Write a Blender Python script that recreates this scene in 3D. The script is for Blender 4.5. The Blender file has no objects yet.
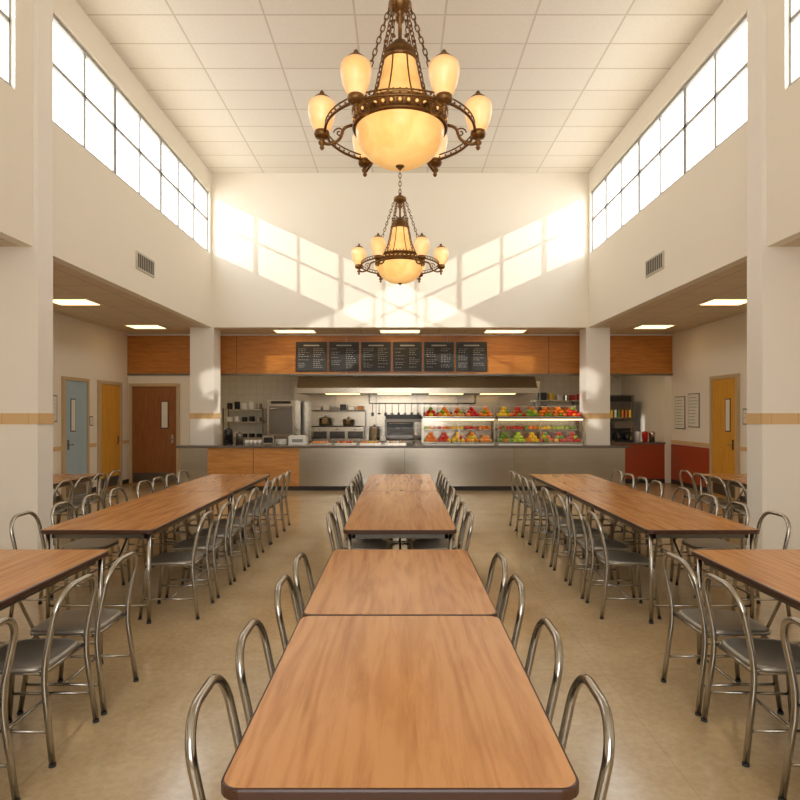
import bpy, bmesh, math, random
from mathutils import Vector, Matrix
random.seed(7)
sc = bpy.context.scene
sc.view_settings.view_transform = 'Standard'
sc.view_settings.look = 'None'
sc.view_settings.exposure = 0.28

def s2l(c):
    return tuple(((v/255)/12.92 if v/255 <= 0.04045 else (((v/255)+0.055)/1.055)**2.4) for v in c) + (1.0,)

# ------------------------------------------------------------------ materials
def newmat(name):
    m = bpy.data.materials.new(name); m.use_nodes = True
    nt = m.node_tree; b = nt.nodes['Principled BSDF']
    return m, nt, b

def plain(name, rgb, rough=0.5, metal=0.0, emis=None, estr=0.0, var=0.06, nscale=6.0, bump=0.0, bscale=60.0, stretch=None):
    m, nt, b = newmat(name)
    c = s2l(rgb)
    tc = nt.nodes.new('ShaderNodeTexCoord')
    nz = nt.nodes.new('ShaderNodeTexNoise'); nz.inputs['Scale'].default_value = nscale; nz.inputs['Detail'].default_value = 4
    if stretch:
        mp = nt.nodes.new('ShaderNodeMapping'); mp.inputs['Scale'].default_value = stretch
        nt.links.new(tc.outputs['Object'], mp.inputs[0]); nt.links.new(mp.outputs[0], nz.inputs['Vector'])
    else: nt.links.new(tc.outputs['Object'], nz.inputs['Vector'])
    mx = nt.nodes.new('ShaderNodeMix'); mx.data_type = 'RGBA'
    mx.inputs[6].default_value = tuple(v*(1-var) for v in c[:3])+(1,)
    mx.inputs[7].default_value = tuple(min(1, v*(1+var)) for v in c[:3])+(1,)
    nt.links.new(nz.outputs['Fac'], mx.inputs[0])
    nt.links.new(mx.outputs[2], b.inputs['Base Color'])
    b.inputs['Roughness'].default_value = rough
    b.inputs['Metallic'].default_value = metal
    if emis:
        b.inputs['Emission Color'].default_value = s2l(emis)
        b.inputs['Emission Strength'].default_value = estr
    if bump > 0:
        n2 = nt.nodes.new('ShaderNodeTexNoise'); n2.inputs['Scale'].default_value = bscale
        nt.links.new(tc.outputs['Object'], n2.inputs['Vector'])
        bp = nt.nodes.new('ShaderNodeBump'); bp.inputs['Strength'].default_value = bump; bp.inputs['Distance'].default_value = 0.01
        nt.links.new(n2.outputs['Fac'], bp.inputs['Height']); nt.links.new(bp.outputs['Normal'], b.inputs['Normal'])
    return m

def wood(name, dark, light, rough=0.35, scale=(14, 1.2, 14), rings=0.09):
    m, nt, b = newmat(name)
    N = nt.nodes.new; L = nt.links.new
    tc = N('ShaderNodeTexCoord'); mp = N('ShaderNodeMapping'); mp.inputs['Scale'].default_value = scale
    add = N('ShaderNodeVectorMath'); add.operation = 'ADD'
    oi = N('ShaderNodeObjectInfo'); mul = N('ShaderNodeMath'); mul.operation = 'MULTIPLY'; mul.inputs[1].default_value = 37.0
    L(oi.outputs['Random'], mul.inputs[0]); L(tc.outputs['Object'], add.inputs[0]); L(mul.outputs[0], add.inputs[1])
    L(add.outputs[0], mp.inputs['Vector'])
    n1 = N('ShaderNodeTexNoise'); n1.inputs['Scale'].default_value = 2.2; n1.inputs['Detail'].default_value = 8; n1.inputs['Roughness'].default_value = 0.65; n1.inputs['Distortion'].default_value = 0.5
    L(mp.outputs[0], n1.inputs['Vector'])
    mp2 = N('ShaderNodeMapping'); mp2.inputs['Scale'].default_value = tuple(v*0.22 for v in scale)
    L(add.outputs[0], mp2.inputs['Vector'])
    n2 = N('ShaderNodeTexNoise'); n2.inputs['Scale'].default_value = 1.0; n2.inputs['Detail'].default_value = 2; n2.inputs['Distortion'].default_value = 0.6
    L(mp2.outputs[0], n2.inputs['Vector'])
    sn = N('ShaderNodeMath'); sn.operation = 'MULTIPLY'; sn.inputs[1].default_value = 90.0; L(n2.outputs['Fac'], sn.inputs[0])
    si = N('ShaderNodeMath'); si.operation = 'SINE'; L(sn.outputs[0], si.inputs[0])
    ma = N('ShaderNodeMath'); ma.operation = 'MULTIPLY_ADD'; ma.inputs[1].default_value = rings*0.8; L(si.outputs[0], ma.inputs[0]); L(n1.outputs['Fac'], ma.inputs[2])
    cr = N('ShaderNodeValToRGB'); cr.color_ramp.elements[0].position = 0.28; cr.color_ramp.elements[1].position = 0.6
    cr.color_ramp.elements[0].color = s2l(dark); cr.color_ramp.elements[1].color = s2l(light)
    L(ma.outputs[0], cr.inputs[0]); L(cr.outputs[0], b.inputs['Base Color'])
    b.inputs['Roughness'].default_value = rough
    return m

def tiles(name, c1, c2, mortar, bw, rh, ms=0.01, plane='XY', off=(0, 0), rough=0.6, metal=0.0, speck=False):
    m, nt, b = newmat(name)
    N = nt.nodes.new; L = nt.links.new
    tc = N('ShaderNodeTexCoord'); sp = N('ShaderNodeSeparateXYZ'); cb = N('ShaderNodeCombineXYZ')
    L(tc.outputs['Object'], sp.inputs[0])
    for k, ax in enumerate(plane):
        a = N('ShaderNodeMath'); a.operation = 'ADD'; a.inputs[1].default_value = off[k]
        L(sp.outputs[ax], a.inputs[0]); L(a.outputs[0], cb.inputs[k])
    br = N('ShaderNodeTexBrick'); br.offset = 0.0; br.squash = 1.0
    br.inputs['Scale'].default_value = 1.0; br.inputs['Brick Width'].default_value = bw; br.inputs['Row Height'].default_value = rh
    br.inputs['Mortar Size'].default_value = ms; br.inputs['Mortar Smooth'].default_value = 0.1; br.inputs['Bias'].default_value = 0
    br.inputs['Color1'].default_value = s2l(c1); br.inputs['Color2'].default_value = s2l(c2); br.inputs['Mortar'].default_value = s2l(mortar)
    L(cb.outputs[0], br.inputs['Vector'])
    out = br.outputs['Color']
    if speck:
        nz = N('ShaderNodeTexNoise'); nz.inputs['Scale'].default_value = 45; nz.inputs['Detail'].default_value = 3
        L(tc.outputs['Object'], nz.inputs['Vector'])
        mr = N('ShaderNodeMapRange'); mr.inputs[1].default_value = 0.3; mr.inputs[2].default_value = 0.7; mr.inputs[3].default_value = 0.95; mr.inputs[4].default_value = 1.02
        L(nz.outputs['Fac'], mr.inputs[0])
        mm = N('ShaderNodeVectorMath'); mm.operation = 'SCALE'; L(out, mm.inputs[0]); L(mr.outputs[0], mm.inputs['Scale']); out = mm.outputs[0]
    L(out, b.inputs['Base Color'])
    b.inputs['Roughness'].default_value = rough; b.inputs['Metallic'].default_value = metal
    return m

def floor_mat():
    m, nt, b = newmat('floor_vinyl')
    N = nt.nodes.new; L = nt.links.new
    tc = N('ShaderNodeTexCoord')
    n1 = N('ShaderNodeTexNoise'); n1.inputs['Scale'].default_value = 1.3; n1.inputs['Detail'].default_value = 7; n1.inputs['Roughness'].default_value = 0.65
    n2 = N('ShaderNodeTexNoise'); n2.inputs['Scale'].default_value = 24; n2.inputs['Detail'].default_value = 6; n2.inputs['Roughness'].default_value = .7
    L(tc.outputs['Object'], n1.inputs['Vector']); L(tc.outputs['Object'], n2.inputs['Vector'])
    av = N('ShaderNodeMix'); av.inputs[0].default_value = 0.42; L(n1.outputs['Fac'], av.inputs[2]); L(n2.outputs['Fac'], av.inputs[3])
    cr = N('ShaderNodeValToRGB'); cr.color_ramp.elements[0].position = 0.36; cr.color_ramp.elements[1].position = 0.62
    cr.color_ramp.elements[0].color = s2l((178, 151, 110)); cr.color_ramp.elements[1].color = s2l((206, 182, 144))
    L(av.outputs[0], cr.inputs[0])
    br = N('ShaderNodeTexBrick'); br.offset = 0; br.inputs['Scale'].default_value = 1; br.inputs['Brick Width'].default_value = 1.5; br.inputs['Row Height'].default_value = 1.5
    br.inputs['Mortar Size'].default_value = 0.003; br.inputs['Mortar Smooth'].default_value = 0.0
    for k in ('Color1', 'Color2'): br.inputs[k].default_value = (1, 1, 1, 1)
    br.inputs['Mortar'].default_value = (0.86, 0.84, 0.82, 1)
    mpx = N('ShaderNodeMapping'); mpx.inputs['Location'].default_value = (0.2, 0.6, 0); L(tc.outputs['Object'], mpx.inputs[0]); L(mpx.outputs[0], br.inputs['Vector'])
    mu = N('ShaderNodeMix'); mu.data_type = 'RGBA'; mu.blend_type = 'MULTIPLY'; mu.inputs[0].default_value = 1
    L(cr.outputs[0], mu.inputs[6]); L(br.outputs['Color'], mu.inputs[7]); L(mu.outputs[2], b.inputs['Base Color'])
    b.inputs['Roughness'].default_value = 0.16
    b.inputs['Specular IOR Level'].default_value = 0.75
    return m

def glass_thin(name, tint=(1, 1, 1, 1), refl=0.06):
    m = bpy.data.materials.new(name); m.use_nodes = True; nt = m.node_tree; nt.nodes.clear()
    o = nt.nodes.new('ShaderNodeOutputMaterial'); t = nt.nodes.new('ShaderNodeBsdfTransparent'); g = nt.nodes.new('ShaderNodeBsdfGlossy')
    t.inputs[0].default_value = tint; g.inputs['Roughness'].default_value = 0.05
    x = nt.nodes.new('ShaderNodeMixShader'); x.inputs[0].default_value = refl
    nt.links.new(t.outputs[0], x.inputs[1]); nt.links.new(g.outputs[0], x.inputs[2]); nt.links.new(x.outputs[0], o.inputs[0])
    return m

def amber_glass(name, c_dark, c_light, st):
    m, nt, b = newmat(name); N = nt.nodes.new; L = nt.links.new
    tc = N('ShaderNodeTexCoord'); nz = N('ShaderNodeTexNoise'); nz.inputs['Scale'].default_value = 5; nz.inputs['Detail'].default_value = 4; nz.inputs['Distortion'].default_value = 0.6
    L(tc.outputs['Object'], nz.inputs['Vector'])
    cr = N('ShaderNodeValToRGB'); cr.color_ramp.elements[0].position = 0.3; cr.color_ramp.elements[1].position = 0.7
    cr.color_ramp.elements[0].color = s2l(c_dark); cr.color_ramp.elements[1].color = s2l(c_light)
    L(nz.outputs['Fac'], cr.inputs[0])
    mxb = N('ShaderNodeMix'); mxb.data_type = 'RGBA'; mxb.blend_type = 'MULTIPLY'; mxb.inputs[0].default_value = 1; mxb.inputs[7].default_value = (.3, .24, .16, 1)
    L(cr.outputs[0], mxb.inputs[6]); L(mxb.outputs[2], b.inputs['Base Color'])
    lw = N('ShaderNodeLayerWeight'); lw.inputs[0].default_value = 0.5
    mr = N('ShaderNodeMapRange'); mr.inputs[3].default_value = st; mr.inputs[4].default_value = st*0.36
    L(lw.outputs['Facing'], mr.inputs[0]); L(mr.outputs[0], b.inputs['Emission Strength'])
    L(cr.outputs[0], b.inputs['Emission Color']); b.inputs['Roughness'].default_value = 0.3
    return m

M = {}
M['wall'] = plain('wall_paint_cream', (240, 233, 219), 0.7, var=0.012, nscale=2, bump=0.05, bscale=90)
M['pillar'] = plain('pillar_paint', (240, 235, 226), 0.5, var=0.015, nscale=3, bump=0.03)
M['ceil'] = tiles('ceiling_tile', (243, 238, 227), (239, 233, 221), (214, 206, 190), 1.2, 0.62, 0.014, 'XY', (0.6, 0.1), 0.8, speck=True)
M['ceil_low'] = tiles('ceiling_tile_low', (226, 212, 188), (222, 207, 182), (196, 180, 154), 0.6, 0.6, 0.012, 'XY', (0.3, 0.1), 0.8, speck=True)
M['floor'] = floor_mat()
M['tan'] = tiles('tan_tile_band', (222, 188, 138), (216, 180, 128), (196, 158, 112), 0.3, 0.4, 0.004, 'XY', rough=0.4)
M['tabletop'] = wood('table_laminate', (178, 114, 62), (212, 152, 94), 0.2, (11, 0.9, 11))
M['edge'] = plain('table_edge_dark', (72, 44, 30), 0.3)
M['chrome'] = plain('chrome_tube', (178, 174, 166), 0.2, 1.0, var=0.02)
M['alu'] = plain('aluminium_seat', (156, 151, 142), 0.34, 0.85, var=0.04, nscale=14)
M['rubber'] = plain('rubber_foot', (52, 50, 48), 0.7)
M['bronze'] = plain('aged_bronze', (124, 90, 52), 0.4, 0.8, var=0.4, nscale=22)
M['amber'] = amber_glass('amber_alabaster_glass', (248, 178, 96), (255, 206, 128), 1.1)
M['shade'] = amber_glass('frosted_shade_glass', (255, 190, 116), (255, 214, 154), 1.0)
M['oak'] = wood('oak_panel', (162, 98, 34), (192, 126, 52), 0.4, (1.0, 10, 9), 0.05)
M['oakv'] = wood('oak_panel_counter', (180, 118, 54), (210, 150, 84), 0.35, (1.2, 10, 9), 0.05)
M['steel'] = plain('stainless_steel', (184, 176, 162), 0.24, 0.95, var=0.12, nscale=3, stretch=(.6, 1, 14))
M['steel_d'] = plain('stainless_dark', (122, 118, 110), 0.35, 0.9, var=0.15, nscale=3)
M['counter'] = plain('counter_top_stone', (104, 96, 88), 0.2, var=0.15, nscale=40)
M['black'] = plain('black_appliance', (28, 27, 27), 0.3)
M['toe'] = plain('toe_kick', (52, 48, 44), 0.6)
M['white'] = plain('white_ceramic', (238, 236, 230), 0.3)
M['wtile'] = tiles('white_wall_tile', (232, 226, 210), (227, 220, 203), (204, 197, 180), 0.2, 0.2, 0.004, 'XZ', rough=0.25)
M['door_b'] = wood('door_brown_wood', (130, 76, 32), (154, 98, 48), 0.4, (12, 12, 1.2), .04)
M['door_o'] = wood('door_honey_wood', (206, 142, 42), (224, 166, 64), 0.4, (12, 12, 1.2), .04)
M['door_bl'] = plain('door_blue_paint', (166, 190, 202), 0.4)
M['frame_tan'] = plain('door_frame_tan', (200, 176, 138), 0.5)
M['red'] = plain('red_orange_panel', (168, 72, 36), 0.4, var=0.08)
M['slate'] = plain('chalkboard_slate', (56, 57, 58), 0.7, var=0.2, nscale=8)
M['chalk'] = plain('chalk_marks', (180, 180, 174), 0.9)
M['winframe'] = plain('window_frame_paint', (160, 160, 158), 0.5)
M['vent'] = plain('vent_grille_metal', (196, 188, 170), 0.5, 0.1)
M['ventd'] = plain('vent_slot_dark', (84, 78, 70), 0.8)
M['paper'] = plain('paper_notice', (230, 226, 214), 0.8)
M['paperg'] = plain('paper_print_grey', (150, 150, 146), 0.8)
M['glass'] = glass_thin('window_glass', refl=0.03)
M['cglass'] = glass_thin('display_case_glass', refl=0.04)
M['panel_w'] = plain('light_panel_warm', (255, 240, 205), 0.5, emis=(255, 212, 146), estr=2.8)
M['panel_k'] = plain('light_panel_kitchen', (255, 245, 225), 0.5, emis=(255, 228, 190), estr=6.5)
M['strip'] = plain('case_light_strip', (255, 240, 205), 0.5, emis=(255, 226, 176), estr=6.0)
fr = {'red': (206, 36, 22), 'orange': (240, 128, 24), 'yellow': (244, 200, 40), 'green': (112, 156, 40), 'dgreen': (62, 98, 34), 'lime': (176, 204, 60), 'bread': (224, 160, 86)}
for k, v in fr.items(): M['f_'+k] = plain('produce_'+k, v, 0.35, var=0.15, nscale=20)

# ------------------------------------------------------------------ mesh builder
class MB:
    def __init__(s): s.bm = bmesh.new(); s.mats = []
    def mi(s, k):
        if k not in s.mats: s.mats.append(k)
        return s.mats.index(k)
    def box(s, x0, x1, y0, y1, z0, z1, k):
        i = s.mi(k); v = [s.bm.verts.new((x, y, z)) for z in (z0, z1) for y in (y0, y1) for x in (x0, x1)]
        for f in ((0, 2, 3, 1), (4, 5, 7, 6), (0, 1, 5, 4), (2, 6, 7, 3), (0, 4, 6, 2), (1, 3, 7, 5)):
            fc = s.bm.faces.new([v[j] for j in f]); fc.material_index = i
    def prism(s, pts, x0, x1, k):
        i = s.mi(k); a = [s.bm.verts.new((x0, p[0], p[1])) for p in pts]; b = [s.bm.verts.new((x1, p[0], p[1])) for p in pts]
        n = len(pts)
        fs = [s.bm.faces.new(a), s.bm.faces.new(b[::-1])] + [s.bm.faces.new([a[j], b[j], b[(j+1) % n], a[(j+1) % n]]) for j in range(n)]
        for f in fs: f.material_index = i
    def tube(s, pts, r, k, closed=False, n=8):
        i = s.mi(k); pts = [Vector(p) for p in pts]; m = len(pts); rings = []
        prev = None
        for j, p in enumerate(pts):
            if closed: t = (pts[(j+1) % m]-pts[j-1]).normalized()
            else: t = (pts[min(j+1, m-1)]-pts[max(j-1, 0)]).normalized()
            if prev is None:
                a = Vector((0, 0, 1)) if abs(t.z) < 0.9 else Vector((1, 0, 0)); u = t.cross(a).normalized()
            else:
                u = (prev-t*prev.dot(t)).normalized()
            prev = u; w = t.cross(u)
            rings.append([s.bm.verts.new(p+(u*math.cos(2*math.pi*q/n)+w*math.sin(2*math.pi*q/n))*r) for q in range(n)])
        rng = range(m) if closed else range(m-1)
        for j in rng:
            A = rings[j]; B = rings[(j+1) % m]
            for q in range(n):
                f = s.bm.faces.new([A[q], A[(q+1) % n], B[(q+1) % n], B[q]]); f.material_index = i; f.smooth = True
        if not closed:
            for R in (rings[0][::-1], rings[-1]): f = s.bm.faces.new(R); f.material_index = i
    def lathe(s, prof, c, k, n=24, smooth=True):
        i = s.mi(k); rings = []
        for r, z in prof:
            if r < 1e-5: rings.append([s.bm.verts.new((c[0], c[1], c[2]+z))])
            else: rings.append([s.bm.verts.new((c[0]+r*math.cos(2*math.pi*q/n), c[1]+r*math.sin(2*math.pi*q/n), c[2]+z)) for q in range(n)])
        for A, B in zip(rings, rings[1:]):
            if len(A) == 1 and len(B) == 1: continue
            for q in range(n):
                q2 = (q+1) % n
                if len(A) == 1: vs = [A[0], B[q2], B[q]]
                elif len(B) == 1: vs = [A[q], A[q2], B[0]]
                else: vs = [A[q], A[q2], B[q2], B[q]]
                f = s.bm.faces.new(vs); f.material_index = i; f.smooth = smooth
    def cyl(s, c, r, h, k, n=20):
        s.lathe([(0, 0), (r, 0), (r, h), (0, h)], c, k, n, False)
    def ball(s, c, r, k, sub=1, sq=1.0):
        i = s.mi(k); g = bmesh.ops.create_icosphere(s.bm, subdivisions=sub, radius=r, matrix=Matrix.Translation(c) @ Matrix.Diagonal((1, 1, sq, 1)))
        for v in g['verts']:
            for f in v.link_faces: f.material_index = i; f.smooth = True
    def done(s, name, loc=(0, 0, 0), rz=0.0, bevel=0.0):
        bmesh.ops.recalc_face_normals(s.bm, faces=s.bm.faces[:])
        me = bpy.data.meshes.new(name); s.bm.to_mesh(me); s.bm.free()
        for k in s.mats: me.materials.append(M[k])
        o = bpy.data.objects.new(name, me); o.location = loc; o.rotation_euler = (0, 0, rz)
        sc.collection.objects.link(o)
        if bevel > 0:
            bv = o.modifiers.new('bevel', 'BEVEL'); bv.width = bevel; bv.segments = 2; bv.limit_method = 'ANGLE'
        return o

def inst(src, name, loc, rz=0.0):
    o = bpy.data.objects.new(name, src.data); o.location = loc; o.rotation_euler = (0, 0, rz); sc.collection.objects.link(o); return o

def fillet(pts, r, seg=6):
    pts = [Vector(p) for p in pts]; out = [pts[0]]
    rs = r if isinstance(r, (list, tuple)) else [r]*(len(pts)-2)
    for j in range(1, len(pts)-1):
        p = pts[j]; a = (pts[j-1]-p); b = (pts[j+1]-p); rr = min(rs[j-1], a.length*0.49, b.length*0.49)
        A = p+a.normalized()*rr; B = p+b.normalized()*rr
        wgt = math.sin(a.angle(b)/2)
        for q in range(seg+1):
            t = q/seg; d = (1-t)**2+2*wgt*t*(1-t)+t*t
            out.append((A*(1-t)**2+p*2*wgt*t*(1-t)+B*t*t)/d)
    out.append(pts[-1]); return out

# ------------------------------------------------------------------ constants
NX = 4.15; AX = 6.47; LOW = 3.55; TOP = 6.95; YB = 13.2; YK = 14.28; YR = -4.0; YE = 17.6
SILL = 5.15; HEAD = 6.5; WT = .14; YW = 13.1; YN = 5.3

# ------------------------------------------------------------------ room shell
b = MB(); b.box(-AX-.2, AX+.2, YR-.2, YE+.2, -0.15, 0, 'floor'); b.done('floor')
b = MB(); b.box(-NX-WT, NX+WT, YR-.2, YB+.2, TOP, TOP+.15, 'ceil'); b.done('ceiling')
for sd, nm in ((-1, 'left'), (1, 'right')):
    def bx(b, xa, xb, *r): b.box(min(sd*xa, sd*xb), max(sd*xa, sd*xb), *r)
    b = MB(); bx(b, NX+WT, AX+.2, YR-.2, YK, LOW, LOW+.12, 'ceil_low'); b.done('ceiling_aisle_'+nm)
    b = MB()
    bx(b, NX, NX+WT, YR, YB, LOW, SILL, 'wall'); bx(b, NX, NX+WT, YR, YB, HEAD, TOP, 'wall')
    bx(b, NX, NX+WT, YR, YN, SILL, HEAD, 'wall'); bx(b, NX, NX+WT, 6.47, 7.15, SILL, HEAD, 'wall'); bx(b, NX, NX+WT, YW, YB, SILL, HEAD, 'wall')  # unseen near stretch left windowless to limit where the sun patches fall
    b.done('wall_nave_'+nm)
    b = MB(); bx(b, AX, AX+.2, YR, YE, 0, LOW+.12, 'wall'); b.done('wall_'+nm)
    for wi, (y0, y1, n) in enumerate(((7.15, YW, 7), (YN, 6.47, 1))):
        b = MB(); xa, xb = NX+.05, NX+.08
        bx(b, xa-.01, xb, y0, y1, SILL, SILL+.05, 'winframe'); bx(b, xa-.01, xb, y0, y1, HEAD-.05, HEAD, 'winframe')
        bx(b, xa, xb, y0, y1, 5.87, 5.915, 'winframe')
        for q in range(n+1):
            y = y0+(y1-y0)*q/n; t = 0.04 if q % 2 == 0 else 0.024
            ya, yb2 = max(y0, y-t), min(y1, y+t)
            bx(b, xa, xb, ya, yb2, SILL, HEAD, 'winframe')
        bx(b, xa+.02, xa+.024, y0, y1, SILL, HEAD, 'glass')
        b.done('window_%d' % (1+wi+(0 if sd < 0 else 2)))
        li = bpy.data.lights.new('window_portal', 'AREA'); li.shape = 'RECTANGLE'; li.size = HEAD-SILL; li.size_y = y1-y0
        li.cycles.is_portal = True
        lo = bpy.data.objects.new('window_portal', li); lo.location = (sd*(NX+WT+.03), (y0+y1)/2, (SILL+HEAD)/2); lo.rotation_euler = (0, sd*math.pi/2, 0)
        sc.collection.objects.link(lo)
    b = MB(); bx(b, NX-.05, NX+.52, 6.79, 7.09, 0, TOP, 'pillar'); bx(b, NX-.06, NX+.53, 6.78, 7.10, 1.54, 1.665, 'tan')
    bx(b, NX-.06, NX+.53, 6.78, 7.10, 0, .1, 'wall'); b.done('pillar')
    b = MB(); bx(b, NX-.05, NX+.47, YB, YB+.5, 0, LOW, 'pillar'); bx(b, NX-.06, NX+.48, YB-.01, YB+.51, 1.54, 1.665, 'tan'); b.done('pillar')
    b = MB()
    segs = ((YR, 11.45), (12.4, 12.75), (13.95, YK)) if sd < 0 else ((YR, 11.4), (12.45, YK))
    for y0, y1 in segs: bx(b, AX-.02, AX, y0, y1, .95, 1.03, 'tan')
    b.done('trim_'+('1' if sd < 0 else '2'))
    b = MB()
    for y0, y1 in segs: bx(b, AX-.02, AX, y0, y1, 0, .1, 'toe')
    b.done('baseboard_'+nm)
    b = MB(); bx(b, NX-.02, NX, 9.42, 10.1, 3.94, 4.22, 'vent')
    for q in range(9): bx(b, NX-.024, NX-.019, 9.46+q*.069, 9.50+q*.069, 3.97, 4.19, 'ventd')
    b.done('air_vent')
    for y in (10.1, 13.0, 6.0, 2.5):
        b = MB(); X = 5.5*sd
        b.box(X-.36, X+.36, y-.26, y+.26, LOW-.02, LOW, 'white'); b.box(X-.33, X+.33, y-.23, y+.23, LOW-.026, LOW-.02, 'panel_w'); b.done('recessed_ceiling_light')
b = MB(); b.box(-NX, NX, YB, YB+.2, LOW, TOP, 'wall'); b.done('wall_back_upper')
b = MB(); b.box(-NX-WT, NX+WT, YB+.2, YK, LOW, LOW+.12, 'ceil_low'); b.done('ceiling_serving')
for X in (-2.4, 0, 2.4):
    b = MB(); b.box(X-.47, X+.47, 13.5, 13.95, LOW-.02, LOW, 'white'); b.box(X-.44, X+.44, 13.53, 13.92, LOW-.026, LOW-.02, 'panel_w'); b.done('recessed_ceiling_light')
# rear wall behind the camera with an unseen tall window added for fill light
b = MB(); WX = 2.3
b.box(-AX-.2, -WX, YR-.2, YR, 0, TOP+.1, 'wall'); b.box(WX, AX+.2, YR-.2, YR, 0, TOP+.1, 'wall')
b.box(-WX, WX, YR-.2, YR, 0, .9, 'wall'); b.box(-WX, WX, YR-.2, YR, 6.2, TOP+.1, 'wall')
b.done('wall_front')
b = MB()
for q in range(5): X = -WX+q*(2*WX-.06)/4; b.box(X, X+.06, YR-.13, YR-.07, .9, 6.2, 'winframe')
for Z in (.9, 2.2, 3.5, 4.8, 6.14): b.box(-WX, WX, YR-.13, YR-.07, Z, Z+.06, 'winframe')
b.done('window_5')
li = bpy.data.lights.new('window_portal', 'AREA'); li.shape = 'RECTANGLE'; li.size = 2*WX; li.size_y = 5.3; li.cycles.is_portal = True
lo = bpy.data.objects.new('window_portal', li); lo.location = (0, YR-.25, 3.55); lo.rotation_euler = (math.pi/2, 0, 0); sc.collection.objects.link(lo)

# back wall
b = MB()
b.box(-AX, -5.02, YK, YK+.15, 0, 2.58, 'wall'); b.box(6.3, AX, YK, YK+.15, 0, 2.58, 'wall')
b.box(-AX, AX, YK, YK+.15, 2.58, LOW+.12, 'wall'); b.done('wall_back')
b = MB()
x = -AX
for w in (2.6, 2.6, 2.4, 2.4, 2.94):
    b.box(x, x+w-.012, YK-.045, YK-.005, 2.6, 3.5, 'oak'); x += w
b.box(-AX, AX, YK-.05, YK-.005, 2.56, 2.6, 'steel_d'); b.done('wood_fascia_panel')
b = MB(); b.box(5.0, 6.3, YK, YK+.15, 0, .93, 'red')
b.box(4.95, 6.3, YK-.05, YK+.55, .93, .97, 'counter'); b.box(5.0, 6.3, YK-.01, YK, 0, .1, 'toe'); b.done('half_wall_counter')
b = MB(); b.box(AX-.03, AX-.005, 12.5, YK-.02, .1, .93, 'red'); b.done('wainscot_panel')
b = MB(); b.box(-AX, AX, YE, YE+.2, 0, 3.1, 'wtile'); b.done('wall_kitchen_back')
b = MB(); b.box(-AX, AX, YK+.15, YE, 2.95, 3.1, 'wall'); b.done('ceiling_kitchen')
b = MB(); b.box(-3.1, 4.1, YE-.03, YE-.01, 0, 2.6, 'steel')
for q in range(1, 6): b.box(-3.1+q*1.2-.005, -3.1+q*1.2+.005, YE-.035, YE-.03, .9, 2.6, 'steel_d')
b.done('steel_backsplash')
for X in (-4.6, -1.5, 1.5, 4.8):
    b = MB(); b.box(X-.6, X+.6, 15.0, 15.4, 2.93, 2.95, 'white'); b.box(X-.57, X+.57, 15.03, 15.37, 2.922, 2.93, 'panel_k'); b.done('kitchen_ceiling_light')
b = MB(); b.prism([(15.8, 2.19), (15.8, 2.33), (16.1, 2.64), (17.5, 2.64), (17.5, 2.19)], -2.72, 3.62, 'steel')
for X in (-2.0, -.6, .8, 2.2): b.box(X, X+.9, 16.1, 16.5, 2.175, 2.19, 'panel_w')
b.done('exhaust_hood')
b = MB(); b.box(-2.7, 3.75, 16.5, 17.5, .12, .88, 'steel'); b.box(-2.72, 3.77, 16.45, 17.55, .88, .92, 'steel')
for q in range(8): b.box(-2.6+q*.8, -2.6+q*.8+.7, 16.47, 16.5, .2, .8, 'steel_d')
for q in range(5): b.box(-2.6+q*1.3, -2.5+q*1.3, 16.6, 16.7, 0, .12, 'black')
b.done('kitchen_work_counter', bevel=.006)
b = MB(); b.box(-2.5, -1.0, 16.55, 17.3, .92, 1.28, 'steel')
for q in range(3): b.box(-2.44+q*.5, -2.02+q*.5, 16.53, 16.55, .96, 1.16, 'black'); b.cyl((-2.23+q*.5, 16.53, 1.2), .025, .03, 'black', 8)
b.box(-2.5, -1.0, 17.2, 17.3, 1.28, 1.72, 'steel'); b.box(-2.5, -1.0, 16.9, 17.3, 1.72, 1.75, 'steel_d')
for q in range(6): b.box(-2.42+q*.24, -2.25+q*.24, 17.0, 17.2, 1.75, 1.75+[.1, .14, .08, .16, .1, .12][q], ['steel', 'white', 'steel_d', 'black', 'steel', 'f_bread'][q])
b.box(-2.45, -1.05, 16.6, 17.15, 1.28, 1.31, 'black'); b.done('cooking_range', bevel=.006)
b = MB(); b.tube([(-.9, 17.45, 1.95), (2.2, 17.45, 1.95)], .012, 'chrome')
for X in (-.9, 2.2): b.tube([(X, 17.45, 1.95), (X, 17.45, 2.18)], .012, 'chrome', n=6)
for q in range(16):
    X = -.8+q*.19; b.tube([(X, 17.44, 1.95), (X, 17.43, 1.68)], .006, 'steel_d', n=5)
    if q % 2: b.ball((X, 17.43, 1.65), .045, 'steel_d', 2, .5)
    else: b.box(X-.035, X+.035, 17.425, 17.435, 1.58, 1.68, 'black')
b.done('utensil_rail')
def pot(X, Y, Z, r, h, nm='cooking_pot', k='steel_d'):
    b = MB(); b.lathe([(0, 0), (r*.95, 0), (r, .02), (r, h), (r*1.06, h+.01), (r*.9, h+.02), (0, h+.05)], (0, 0, 0), k, 18); b.lathe([(0, h+.05), (.02, h+.05), (.025, h+.08), (0, h+.09)], (0, 0, 0), 'black', 8)
    for s_ in (-1, 1): b.tube([(s_*r, -.04, h*.75), (s_*(r+.04), -.03, h*.77), (s_*(r+.04), .03, h*.77), (s_*r, .04, h*.75)], .008, k, n=5)
    b.done(nm, (X, Y, Z))
for X, r, h in ((-2.1, .17, .2), (-1.45, .15, .16)): pot(X, 16.85, 1.312, r, h, 'stock_pot', 'steel')
for X, r, h in ((2.4, .2, .3), (2.95, .17, .25), (3.45, .18, .32), (-.72, .15, .34)): pot(X, 16.8, .922, r, h, 'stock_pot', 'steel')
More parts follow.
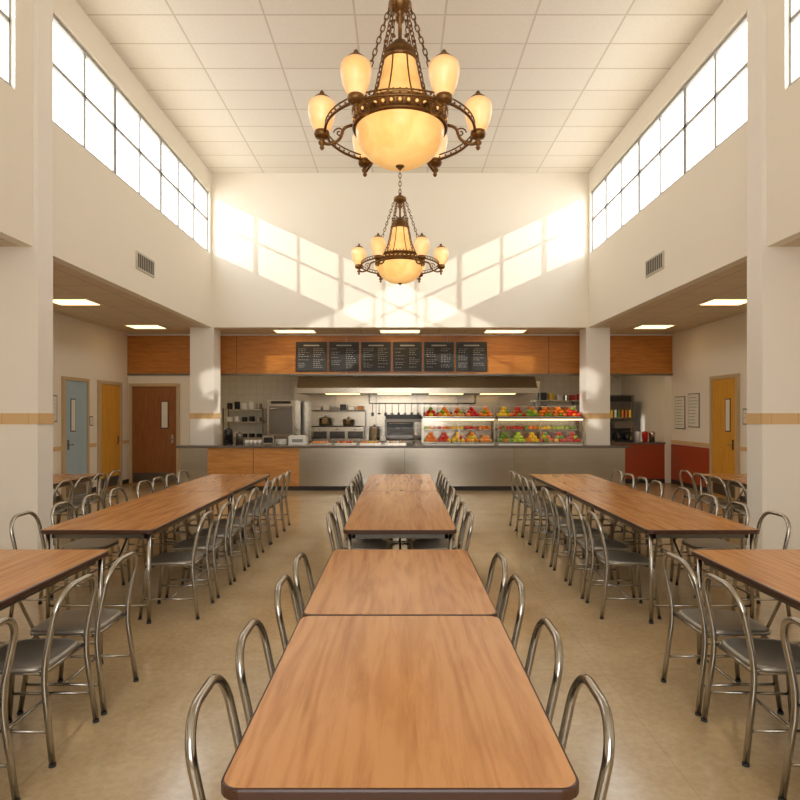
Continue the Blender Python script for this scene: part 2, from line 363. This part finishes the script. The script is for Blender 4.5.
b = MB(); b.box(-3.62, -2.85, 16.3, 17.2, .1, 2.02, 'steel'); b.box(-3.55, -2.92, 16.27, 16.3, 1.1, 1.85, 'steel_d'); b.box(-3.55, -2.92, 16.27, 16.3, .2, 1.0, 'steel_d')
b.box(-3.5, -2.97, 16.26, 16.27, 1.92, 1.99, 'black'); b.tube([(-3.5, 16.27, 1.78), (-3.5, 16.22, 1.78), (-2.97, 16.22, 1.78), (-2.97, 16.27, 1.78)], .012, 'chrome')
b.tube([(-3.5, 16.27, .95), (-3.5, 16.22, .95), (-2.97, 16.22, .95), (-2.97, 16.27, .95)], .012, 'chrome')
for X in (-3.5, -3.02): b.box(X, X+.06, 16.4, 16.5, 0, .1, 'black')
b.done('steel_oven_cabinet', bevel=.008)
b = MB()
for Z in (.5, .95, 1.4, 1.75): b.box(-5.0, -3.85, 16.9, 17.45, Z, Z+.025, 'steel')
for X in (-5.0, -3.88):
    for Y in (16.9, 17.42): b.box(X, X+.03, Y, Y+.03, 0, 1.8, 'steel_d')
for Z in (.975, 1.425, 1.775):
    for q in range(5):
        X = -4.85+q*.21; h = random.uniform(.1, .22); k = random.choice(['white', 'steel', 'white', 'f_bread', 'black'])
        b.cyl((X, 17.1, Z), .08, h, k, 14)
b.done('dish_storage_rack')
b = MB(); b.box(-.42, .62, 16.55, 17.2, .98, 1.5, 'steel_d'); b.box(-.36, .36, 16.52, 16.55, 1.05, 1.42, 'black'); b.box(.4, .58, 16.53, 16.55, 1.05, 1.42, 'steel')
for q in range(3): b.cyl((.49, 16.53, 1.1+q*.11), .02, .02, 'black', 8)
for X in (-.38, .54): b.box(X, X+.05, 16.6, 16.65, .92, .98, 'black'); b.box(X, X+.05, 17.1, 17.15, .92, .98, 'black')
b.tube([(-.3, 16.52, 1.38), (-.3, 16.48, 1.38), (.3, 16.48, 1.38), (.3, 16.52, 1.38)], .01, 'chrome'); b.box(-.4, .6, 16.6, 17.1, 1.5, 1.62, 'black')
b.done('countertop_oven', bevel=.006)
b = MB(); b.box(.85, 1.9, 16.6, 17.2, .92, 1.2, 'black'); b.prism([(16.6, 1.2), (16.75, 1.45), (17.2, 1.45), (17.2, 1.2)], .85, 1.9, 'steel_d')
for q in range(5): b.cyl((.98+q*.2, 16.58, 1.05), .025, .03, 'steel', 8)
b.done('griddle', bevel=.005)
b = MB()
for Z in (1.3, 1.65, 2.0): b.box(3.9, 6.2, 17.2, 17.5, Z, Z+.03, 'steel')
for X in (3.95, 5.0, 6.1): b.box(X, X+.03, 17.25, 17.5, 0, 2.05, 'steel_d')
for Z in (1.33, 1.68, 2.03):
    X = 4.05
    while X < 6.0:
        w = random.uniform(.1, .24); h = random.uniform(.12, .24); k = random.choice(['white', 'f_red', 'f_yellow', 'steel', 'f_bread', 'f_orange', 'black'])
        if random.random() < .5: b.box(X, X+w, 17.28, 17.48, Z, Z+h, k)
        else: b.cyl((X+w/2, 17.36, Z), w/2, h, k, 12)
        X += w+.06
b.done('pantry_shelf')
b = MB(); b.box(5.35, 6.2, 15.9, 16.6, .08, 2.15, 'steel_d'); b.box(5.42, 6.13, 15.87, 15.9, .3, 1.95, 'glass'); b.box(5.42, 6.13, 15.89, 15.9, 1.97, 2.12, 'black')
for Z in (.5, .85, 1.2, 1.55):
    for q in range(7): b.cyl((5.5+q*.095, 15.84, Z), .03, .2, random.choice(['f_red', 'f_green', 'f_orange', 'white', 'f_yellow']), 8)
    b.box(5.42, 6.13, 15.8, 15.89, Z-.02, Z, 'steel')
b.box(5.35, 6.2, 15.78, 15.9, 0, .28, 'black'); b.done('beverage_cooler')
b = MB(); b.box(5.15, 5.6, 14.4, 14.75, .97, 1.02, 'black'); b.box(5.15, 5.6, 14.58, 14.75, 1.02, 1.42, 'black'); b.box(5.15, 5.6, 14.38, 14.75, 1.3, 1.46, 'steel_d')
for X in (5.27, 5.48): b.lathe([(0, 0), (.07, 0), (.08, .1), (.05, .18), (0, .18)], (X, 14.48, 1.02), 'black', 12)
b.done('coffee_machine', bevel=.005)
b = MB()
for q in range(3): b.lathe([(0, 0), (.06, 0), (.075, .22), (.07, .24), (0, .26)], (5.75+q*.17, 14.5, .97), ['white', 'f_red', 'steel'][q], 14)
b.done('drink_canister_set')

# ------------------------------------------------------------------ serving counter
b = MB(); yF = 12.85; yc = YB-.015
b.box(-4.71, 4.82, yF+.05, yc, 0, .1, 'toe')
b.box(-4.71, -4.12, yF, yc, .1, .92, 'steel'); b.box(-4.12, -2.16, yF, yc, .1, .92, 'oakv'); b.box(-2.16, 4.82, yF, yc, .1, .92, 'steel')
for X in (.1, 2.45): b.box(X-.005, X+.005, yF-.003, yF, .1, .92, 'steel_d')
b.box(-3.145, -3.135, yF-.003, yF, .1, .92, 'edge')
b.box(-4.78, 4.9, yF-.06, yc, .92, .965, 'counter')
b.done('serving_counter')
b = MB(); b.box(-4.04, 4.04, YB-.01, 13.75, 0, .92, 'steel'); b.box(-4.04, 4.04, YB-.012, 13.8, .92, .965, 'counter'); b.done('back_service_counter')
def case(x0, x1, nm, cols_low, cols_top):
    b = MB(); y0, y1 = 13.1, 13.74; z0 = .966
    for X in (x0, (x0+x1)/2-.012, x1-.025):
        b.box(X, X+.025, y0, y0+.025, z0, 1.58, 'steel'); b.box(X, X+.025, y1-.025, y1, z0, 1.82, 'steel')
    b.box(x0, x1, y0, y1, z0, z0+.03, 'white')
    b.box(x0, x1, y0-.02, y1, 1.53, 1.56, 'steel'); b.box(x0+.03, x1-.03, y0+.02, y0+.07, 1.515, 1.53, 'strip')
    b.box(x0+.03, x1-.03, y1-.02, y1-.01, z0+.03, 1.53, 'steel')
    b.box(x0+.02, x1-.02, y0+.01, y0+.015, z0+.03, 1.5, 'cglass')
    b.box(x0, x1, y1-.02, y1, 1.8, 1.83, 'steel'); b.box(x0, x1, y0+.1, y1, 1.83, 1.84, 'cglass')
    b.box(x0, x0+.02, y0, y1, 1.56, 1.6, 'steel'); b.box(x1-.02, x1, y0, y1, 1.56, 1.6, 'steel')
    for Z, cols, nl in ((z0+.03, cols_low, 3), (1.27, cols_low[::-1], 1), (1.56, cols_top, 3)):
        n = len(cols); w = (x1-x0-.08)/n; ys_, ye_ = (y0+.05, y1-.06) if nl == 3 else (y0+.3, y1-.04)
        if nl == 1: b.box(x0+.03, x1-.03, ys_, ye_, Z-.012, Z, 'steel')
        for q, c in enumerate(cols):
            X0 = x0+.04+q*w
            b.box(X0+.01, X0+w-.01, ys_, ye_, Z, Z+.012, 'steel_d'); b.box(X0+.01, X0+w-.01, ys_, ys_+.012, Z, Z+.035, 'steel')
            R = .05
            for lay in range(nl):
                for ix in range(max(1, int((w-.02)/(R*1.85))-lay)):
                    for iy in range((5 if nl == 3 else 2)-lay):
                        if random.random() < .06*lay: continue
                        kk = c if random.random() < .8 else random.choice(['f_red', 'f_green', 'f_orange', 'f_yellow', 'f_lime'])
                        r = R*random.uniform(.88, 1.1)
                        b.ball((X0+.015+R+R*.92*lay+ix*R*1.85+random.uniform(-.008, .008), ys_+.06+lay*.05+iy*.1, Z+.012+R+lay*R*1.4), r, kk, 2 if iy == 0 else 1, random.choice([1, .88, .95]))
    b.done(nm)
case(.49, 2.08, 'food_display_case', ['f_orange', 'f_red', 'f_yellow', 'f_orange', 'f_bread'], ['f_red', 'f_orange', 'f_bread', 'f_red', 'f_orange'])
case(2.13, 4.02, 'food_display_case', ['f_green', 'f_lime', 'f_yellow', 'f_orange', 'f_red', 'f_red'], ['f_yellow', 'f_red', 'f_green', 'f_orange', 'f_orange', 'f_red'])
def urn(X, Y, r, h, k, nm):
    b = MB(); b.lathe([(0, 0), (r, 0), (r, h*.8), (r*.9, h*.86), (r*.3, h*.95), (r*.25, h), (0, h)], (0, 0, 0), k, 18); b.box(-.015, .015, -r-.05, -r+.01, .06, .09, 'black'); b.cyl((0, 0, 0), r*1.05, .02, 'black', 18)
    b.done(nm, (X, Y, .966))
urn(-3.85, 13.45, .1, .38, 'black', 'coffee_urn'); urn(-3.6, 13.45, .08, .28, 'steel_d', 'coffee_urn')
b = MB()
for q in range(4):
    for s_ in range(2): b.lathe([(0, 0), (.03, 0), (.042, .1), (.036, .1), (0, .02)], (q*.1, s_*.1, 0), 'white', 12)
b.done('paper_cup_set', (-3.42, 13.35, .966))
b = MB()
for q in range(8): b.lathe([(0, 0), (.08, 0), (.13, .018), (.125, .022), (0, .008)], (0, 0, q*.014), 'white', 20)
b.done('plate_stack', (-2.65, 13.4, .966))
b = MB(); b.box(-.2, .2, -.12, .12, 0, .18, 'white'); b.box(-.18, .18, -.1, .1, .18, .2, 'paper'); b.box(-.12, .12, -.124, -.12, .05, .12, 'paperg'); b.done('napkin_dispenser', (-2.28, 13.45, .966))
b = MB(); b.box(-.12, .12, -.12, .12, 0, .2, 'steel'); b.box(-.1, .1, -.125, -.12, .04, .16, 'black'); b.box(-.08, .08, -.03, .03, .2, .205, 'black'); b.done('toaster', (-2.93, 13.45, .966), bevel=.015)
def tray(X, w, cols):
    b = MB(); b.box(-w/2, w/2, -.16, .16, 0, .012, 'steel')
    for s_ in (-1, 1): b.box(-w/2, w/2, s_*.16-.006, s_*.16+.006, 0, .04, 'steel'); b.box(s_*w/2-.006, s_*w/2+.006, -.16, .16, 0, .04, 'steel')
    for ix in range(int(w/.07)-1):
        for iy in range(4): b.ball((-w/2+.06+ix*.07, -.11+iy*.072, .045), .036, random.choice(cols), 2, .8)
    b.done('food_tray', (X, 13.4, .966))
for X, c in ((-1.75, ['f_bread', 'f_orange']), (-1.2, ['f_red', 'f_bread']), (-.65, ['f_orange', 'f_yellow']), (-.1, ['f_bread', 'white'])): tray(X, .46, c)
b = MB()
for X in (-2.0, .3):
    b.tube(fillet([(X, 0, 0), (X, 0, .36), (X, -.2, .36)], .05), .012, 'chrome')
b.box(-2.02, .35, -.24, -.232, .16, .37, 'cglass'); b.box(-2.02, .35, -.24, .08, .37, .38, 'cglass'); b.done('sneeze_guard', (.02, 13.66, .966))

cx = [(-104, -73), (-71, -41), (-39, -9), (-7, 22), (24, 54), (56, 87)]
for a, c in cx:
    S = 14.2/600; x0, x1 = a*S, c*S; b = MB(); w = x1-x0
    b.box(0, w, -.03, 0, 0, .7, 'black'); b.box(.02, w-.02, -.034, -.03, .02, .68, 'slate')
    b.box(w*.25, w*.75, -.036, -.034, .6, .63, 'chalk')
    for cc in range(2):
        z = .53
        while z > .08:
            X = .06+cc*w*.48; lim = X+w*random.uniform(.18, .36)
            while X < lim:
                l = random.uniform(.02, .06); b.box(X, min(X+l, lim), -.036, -.034, z, z+.01, 'chalk'); X += l+.02
            z -= random.choice([.045, .045, .08])
    b.done('menu_chalkboard', (x0, YK-.05, 2.65))

def door(name, loc, rz, w, h, k, glass=True, hs=1):
    b = MB()
    b.box(-w/2-.07, -w/2, -.06, -.003, 0, h+.07, 'frame_tan'); b.box(w/2, w/2+.07, -.06, -.003, 0, h+.07, 'frame_tan'); b.box(-w/2, w/2, -.06, -.003, h, h+.07, 'frame_tan')
    b.box(-w/2+.005, w/2-.005, -.04, -.003, .01, h-.005, k)
    if glass:
        gx = hs*(w/2-.28); b.box(gx-.09, gx+.09, -.046, -.04, 1.3, 1.95, 'black'); b.box(gx-.07, gx+.07, -.05, -.046, 1.32, 1.93, 'paper')
    b.box(hs*(w/2-.1)-.03, hs*(w/2-.1)+.03, -.048, -.04, .95, 1.15, 'steel')
    b.tube([(hs*(w/2-.1), -.045, 1.05), (hs*(w/2-.1), -.09, 1.05), (hs*(w/2-.2), -.09, 1.05)], .012, 'chrome')
    b.box(-w/2+.03, w/2-.03, -.044, -.04, .03, .25, 'steel_d' if k != 'door_bl' else 'steel')
    b.done(name, loc, rz)
door('door_1', (-5.83, YK, 0), 0, 1.05, 2.3, 'door_b')
door('door_2', (-AX, 13.33, 0), math.pi/2, .9, 2.3, 'door_o', False)
door('door_3', (-AX, 11.92, 0), math.pi/2, .8, 2.3, 'door_bl', True, -1)
door('door_4', (AX, 11.92, 0), -math.pi/2, .88, 2.35, 'door_o', True, 1)
def notice(nm, y, z0, z1, w, sd):
    b = MB(); b.box(-w/2, w/2, -.015, -.003, 0, z1-z0, 'steel_d'); b.box(-w/2+.02, w/2-.02, -.018, -.015, .02, z1-z0-.02, 'paper')
    z = z1-z0-.1
    while z > .08: b.box(-w/2+.06, w/2-.06-random.uniform(0, w*.25), -.02, -.018, z, z+.012, 'paperg'); z -= .07
    b.done(nm, (sd*AX, y, z0), -sd*math.pi/2)
notice('notice_poster', 13.2, 1.35, 2.1, .5, 1); notice('notice_poster', 13.85, 1.3, 2.05, .5, 1)
notice('notice_poster', 11.15, 1.5, 2.0, .3, -1); notice('notice_poster', 12.55, 1.4, 1.6, .14, -1)
notice('notice_poster', 11.2, 1.45, 1.75, .2, 1)

# ------------------------------------------------------------------ tables
def table_mesh(L, W=.9):
    b = MB(); r = .055; zt = .75; th = .034
    def outline(ins):
        o = []
        for cxx, cyy, a0 in ((W/2-r, L/2-r, 0), (-W/2+r, L/2-r, 90), (-W/2+r, -L/2+r, 180), (W/2-r, -L/2+r, 270)):
            for q in range(7):
                a = math.radians(a0+q*15); o.append((cxx+(r-ins)*math.cos(a), cyy+(r-ins)*math.sin(a)))
        return o
    rings = []
    for ins, z in ((.008, zt), (.003, zt-.0015), (0, zt-.006), (0, zt-th+.006), (.006, zt-th)):
        rings.append([b.bm.verts.new((x, y, z)) for x, y in outline(ins)])
    n = len(rings[0]); it = b.mi('tabletop'); ie = b.mi('edge')
    b.bm.faces.new(rings[0]).material_index = it
    b.bm.faces.new(rings[-1][::-1]).material_index = ie
    for j, (A, B) in enumerate(zip(rings, rings[1:])):
        for q in range(n):
            f = b.bm.faces.new([A[q], B[q], B[(q+1) % n], A[(q+1) % n]]); f.material_index = ie
    z0, z1 = zt-th-.045, zt-th
    a, c = W/2-.07, L/2-.07
    b.box(-a, a, -c, -c+.025, z0, z1, 'steel_d'); b.box(-a, a, c-.025, c, z0, z1, 'steel_d'); b.box(-a, -a+.025, -c, c, z0, z1, 'steel_d'); b.box(a-.025, a, -c, c, z0, z1, 'steel_d')
    for sy in (-1, 1):
        y = sy*(L/2-.055)
        for sx in (-1, 1):
            x = sx*(W/2-.05)
            b.tube([(x, y, .02), (x, y, z1)], .016, 'chrome', n=10); b.cyl((x, y, 0), .019, .02, 'rubber', 10)
        b.tube([(-W/2+.05, y, .14), (W/2-.05, y, .14)], .011, 'chrome')
        b.tube([(0, y, .14), (0, y*.45, z0)], .01, 'chrome')
    return b
meshes = {}
def table(x, y0, y1):
    L = round(y1-y0, 3)
    if L not in meshes: meshes[L] = table_mesh(L).done('cafeteria_table', (x, (y0+y1)/2, 0))
    else: inst(meshes[L], 'cafeteria_table', (x, (y0+y1)/2, 0))
spans = [(1.46, 2.72), (2.725, 4.04), (4.70, 7.05), (7.06, 9.0)]
for X in (0, -2.39, 2.39):
    for y0, y1 in spans: table(X, y0, y1)
for X in (-4.92, 4.92): table(X, 7.12, 9.05)

# ------------------------------------------------------------------ chairs
def chair_mesh():
    b = MB(); r = .015; hw = .19
    pts = [(-.25, .205, .008), (-.195, hw, .45), (-.275, hw, .82), (-.275, -hw, .82), (-.195, -hw, .45), (-.25, -.205, .008)]
    b.tube(fillet(pts, [.12, .13, .13, .12], 10), r, 'chrome', n=10)
    for s_ in (-1, 1):
        b.tube(fillet([(.215, s_*.2, .008), (.165, s_*.17, .44), (-.19, s_*.172, .425)], .06), r*.9, 'chrome', n=8)
        b.cyl((.215, s_*.2, 0), .016, .014, 'rubber', 10); b.cyl((-.25, s_*.205, 0), .0165, .014, 'rubber', 10)
        b.tube([(.195, s_*.19, .16), (-.228, s_*.198, .16)], .008, 'chrome', n=6)
    b.tube([(.16, -.17, .425), (.16, .17, .425)], r*.8, 'chrome', n=8)
    b.tube([(-.19, -.172, .425), (-.19, .172, .425)], r*.8, 'chrome', n=8)
    b.tube([(-.02, -.194, .16), (-.02, .194, .16)], .008, 'chrome', n=6)
    i = b.mi('alu'); n = 28; R = []
    def ringat(t, z, ins=0):
        o = []
        for q in range(n):
            a = 2*math.pi*q/n; c, s = math.cos(a), math.sin(a); p = 2/4.5
            o.append(b.bm.verts.new((.005+math.copysign(abs(c)**p, c)*(.205*t-ins), math.copysign(abs(s)**p, s)*(.198*t-ins)*(1-.04*c), z-(.012*c if c > 0 and t > .8 else 0))))
        return o
    cen = b.bm.verts.new((0, 0, .442))
    for t, z in ((.35, .443), (.65, .447), (.88, .456), (.97, .457), (1.0, .448), (1.0, .434)): R.append(ringat(t, z))
    R.append(ringat(.95, .434)); R.append(ringat(.6, .432)); cb = b.bm.verts.new((0, 0, .43))
    for q in range(n):
        f = b.bm.faces.new([cen, R[0][q], R[0][(q+1) % n]]); f.material_index = i; f.smooth = True
        f = b.bm.faces.new([cb, R[-1][(q+1) % n], R[-1][q]]); f.material_index = i
    for A, B in zip(R, R[1:]):
        for q in range(n): f = b.bm.faces.new([A[q], B[q], B[(q+1) % n], A[(q+1) % n]]); f.material_index = i; f.smooth = True
    return b
chair0 = None
def chair(x, y, face):
    global chair0
    rz = 0 if face > 0 else math.pi
    rz += random.uniform(-.03, .03); y += random.uniform(-.012, .012)
    if chair0 is None: chair0 = chair_mesh().done('dining_chair', (x, y, 0), rz)
    else: inst(chair0, 'dining_chair', (x, y, 0), rz)
ys = [1.84, 2.36, 3.03, 3.52, 5.05, 5.6, 6.15, 6.7, 7.38, 7.82, 8.26, 8.70]
for y in ys:
    chair(-.32, y, 1); chair(.32, y, -1)
    for sd in (-1, 1):
        chair(sd*1.89, y, sd); chair(sd*2.89, y, -sd)
for y in (7.45, 7.9, 8.34, 8.76):
    for sd in (-1, 1): chair(sd*4.43, y, sd); chair(sd*5.41, y, -sd)

# ------------------------------------------------------------------ chandeliers
def chain(b, A, B, link=.05, w=.011, r=.0035, n=4):
    A = Vector(A); B = Vector(B); d = B-A; Ln = d.length; t = d.normalized()
    u = t.cross(Vector((0, 0, 1))) if abs(t.z) < .95 else t.cross(Vector((1, 0, 0)))
    u.normalize(); v = t.cross(u); k = max(1, int(Ln/(link*.78))); st = Ln/k
    for q in range(k):
        c = A+t*(st*(q+.5)); s_ = u if q % 2 else v; h = link/2-w; pts = []
        for m in range(5): a = math.pi*m/4; pts.append(c+t*(h+w*math.sin(a))+s_*(w*math.cos(a)))
        for m in range(5): a = math.pi*m/4; pts.append(c-t*(h+w*math.sin(a))-s_*(w*math.cos(a)))
        b.tube(pts, r, 'bronze', True, n)
def chandelier():
    b = MB(); o = -TOP
    Z = lambda z: z+o
    b.lathe([(0, 0), (.11, 0), (.11, -.015), (.08, -.05), (.03, -.08), (.015, -.1), (0, -.1)], (0, 0, 0), 'bronze', 24)
    chain(b, (0, 0, -.09), (0, 0, Z(4.9)), .075, .017, .006, 6)
    b.lathe([(0, .12), (.02, .11), (.012, .09), (.05, .06), (.09, .04), (.095, .0), (.05, -.03), (.025, -.06), (.04, -.09), (.015, -.12), (.015, -.24), (.03, -.26), (.02, -.30)], (0, 0, Z(4.8)), 'bronze', 20)
    b.lathe([(.012, 4.55), (.05, 4.54), (.07, 4.51), (.1, 4.49), (.125, 4.45), (.115, 4.42), (.14, 4.41), (.14, 4.38), (0, 4.38)], (0, 0, o), 'bronze', 24)
    b.lathe([(.125, 4.40), (.13, 4.36), (.15, 4.26), (.185, 4.14), (.23, 4.03), (.25, 3.96), (.22, 3.9), (.15, 3.88)], (0, 0, o), 'amber', 32)
    for q in range(8):
        a = math.radians(45*q+22.5); c, s = math.cos(a), math.sin(a)
        b.tube([(c*.137, s*.137, Z(4.38)), (c*.157, s*.157, Z(4.26)), (c*.192, s*.192, Z(4.14)), (c*.237, s*.237, Z(4.03)), (c*.26, s*.26, Z(3.95))], .006, 'bronze', n=5)
        b.ball((c*.12, s*.12, Z(4.52)), .016, 'bronze')
    R = .355
    b.lathe([(R-.02, 3.975), (R+.008, 3.975), (R+.014, 3.965), (R+.002, 3.955), (R, 3.9), (R+.002, 3.875), (R+.016, 3.865), (R+.008, 3.85), (R-.02, 3.85)], (0, 0, o), 'bronze', 48)
    for q in range(36):
        a = math.radians(10*q); c, s = math.cos(a), math.sin(a)
        pts = [(c*(R+.006)-s*.02*math.cos(m*math.pi/4), s*(R+.006)+c*.02*math.cos(m*math.pi/4), Z(3.915)+.028*math.sin(m*math.pi/4)) for m in range(8)]
        b.tube(pts, .004, 'bronze', True, 4); b.ball((c*(R+.004), s*(R+.004), Z(3.915)), .014, 'amber')
    for q in range(48):
        a = math.radians(7.5*q); b.ball((math.cos(a)*(R+.012), math.sin(a)*(R+.012), Z(3.985)), .010, 'bronze')
    prof = [(.345, 3.86)]
    for m in range(1, 11):
        a = m/10*math.pi/2; prof.append((.344*math.cos(a)**.85 if m < 10 else 0.0, 3.86-.28*math.sin(a)))
    b.lathe(prof, (0, 0, o), 'amber', 48)
    b.lathe([(0, 3.585), (.035, 3.58), (.03, 3.57), (.012, 3.565), (.014, 3.555), (0, 3.545)], (0, 0, o), 'bronze', 16)
    for rr, zz, tr in ((.575, 3.83, .011), (.575, 3.87, .006)):
        b.tube([(rr*math.cos(2*math.pi*q/60), rr*math.sin(2*math.pi*q/60), Z(zz)) for q in range(60)], tr, 'bronze', True, 6)
    for q in range(60):
        a = 2*math.pi*q/60; b.ball((.575*math.cos(a), .575*math.sin(a), Z(3.85)), .009, 'bronze')
    for q in range(6):
        a = math.radians(60*q); c, s = math.cos(a), math.sin(a)
        P = lambda r_, z_: (c*r_, s*r_, Z(z_))
        b.tube(fillet([P(.36, 3.9), P(.44, 3.88), P(.46, 3.78), P(.56, 3.745), P(.605, 3.77), P(.605, 3.84)], .06, 5), .012, 'bronze', n=7)
        sp = [P(.47+.045*(1-m/18)*math.cos(m*.55), 3.84+.04*(1-m/18)*math.sin(m*.55)) for m in range(16)]
        b.tube(sp, .006, 'bronze', n=5)
        C = (c*.605, s*.605, o)
        b.lathe([(0, 3.70), (.012, 3.71), (.02, 3.725), (.01, 3.735), (.026, 3.75), (.03, 3.765), (.015, 3.78), (.02, 3.79), (.05, 3.80), (.062, 3.825), (.055, 3.85), (.03, 3.85)], C, 'bronze', 16)
        b.lathe([(.045, 3.84), (.066, 3.865), (.09, 3.92), (.107, 3.99), (.11, 4.03), (.1, 4.07), (.07, 4.095), (.03, 4.105)], C, 'shade', 24)
        b.lathe([(.064, 4.093), (.066, 4.103), (.045, 4.122), (.015, 4.13), (.02, 4.145), (.012, 4.16), (0, 4.17)], C, 'bronze', 12)
        chain(b, P(.355, 3.98), (c*.08, s*.08, Z(4.81)), .06, .014, .005)
        b.tube([P(.355, 3.96), P(.37, 3.995), P(.355, 4.01)], .006, 'bronze', n=5)
    return b
ch = chandelier().done('chandelier', (0, 4.65, TOP))
inst(ch, 'chandelier', (0, 8.85, TOP))

# ------------------------------------------------------------------ light
w = bpy.data.worlds.new('sky'); sc.world = w; w.use_nodes = True
nt = w.node_tree; bg = nt.nodes['Background']
tc = nt.nodes.new('ShaderNodeTexCoord'); sp = nt.nodes.new('ShaderNodeSeparateXYZ'); cr = nt.nodes.new('ShaderNodeValToRGB')
nt.links.new(tc.outputs['Generated'], sp.inputs[0]); nt.links.new(sp.outputs['Z'], cr.inputs[0]); nt.links.new(cr.outputs[0], bg.inputs[0])
cr.color_ramp.elements[0].position = 0.0; cr.color_ramp.elements[0].color = (1.0, .955, .89, 1)
cr.color_ramp.elements[1].position = 0.6; cr.color_ramp.elements[1].color = (.9, .95, 1.0, 1)
bg.inputs[1].default_value = 4.5
for sd in (-1, 1):
    li = bpy.data.lights.new('sun', 'SUN'); li.energy = 2.0; li.angle = math.radians(.7); li.color = (1, .95, .86)
    lo = bpy.data.objects.new('sun', li); d = Vector((-sd*1.1, 1, -.50)); lo.rotation_euler = d.to_track_quat('-Z', 'Y').to_euler(); lo.location = (sd*20, -20, 15)
    sc.collection.objects.link(lo)

cam = bpy.data.cameras.new('camera'); cam.lens = 27; cam.sensor_width = 36; cam.shift_y = 13/800; cam.clip_start = .05
co = bpy.data.objects.new('camera', cam); co.location = (0, 0, 1.667); co.rotation_euler = (math.pi/2, 0, 0)
sc.collection.objects.link(co); sc.camera = co
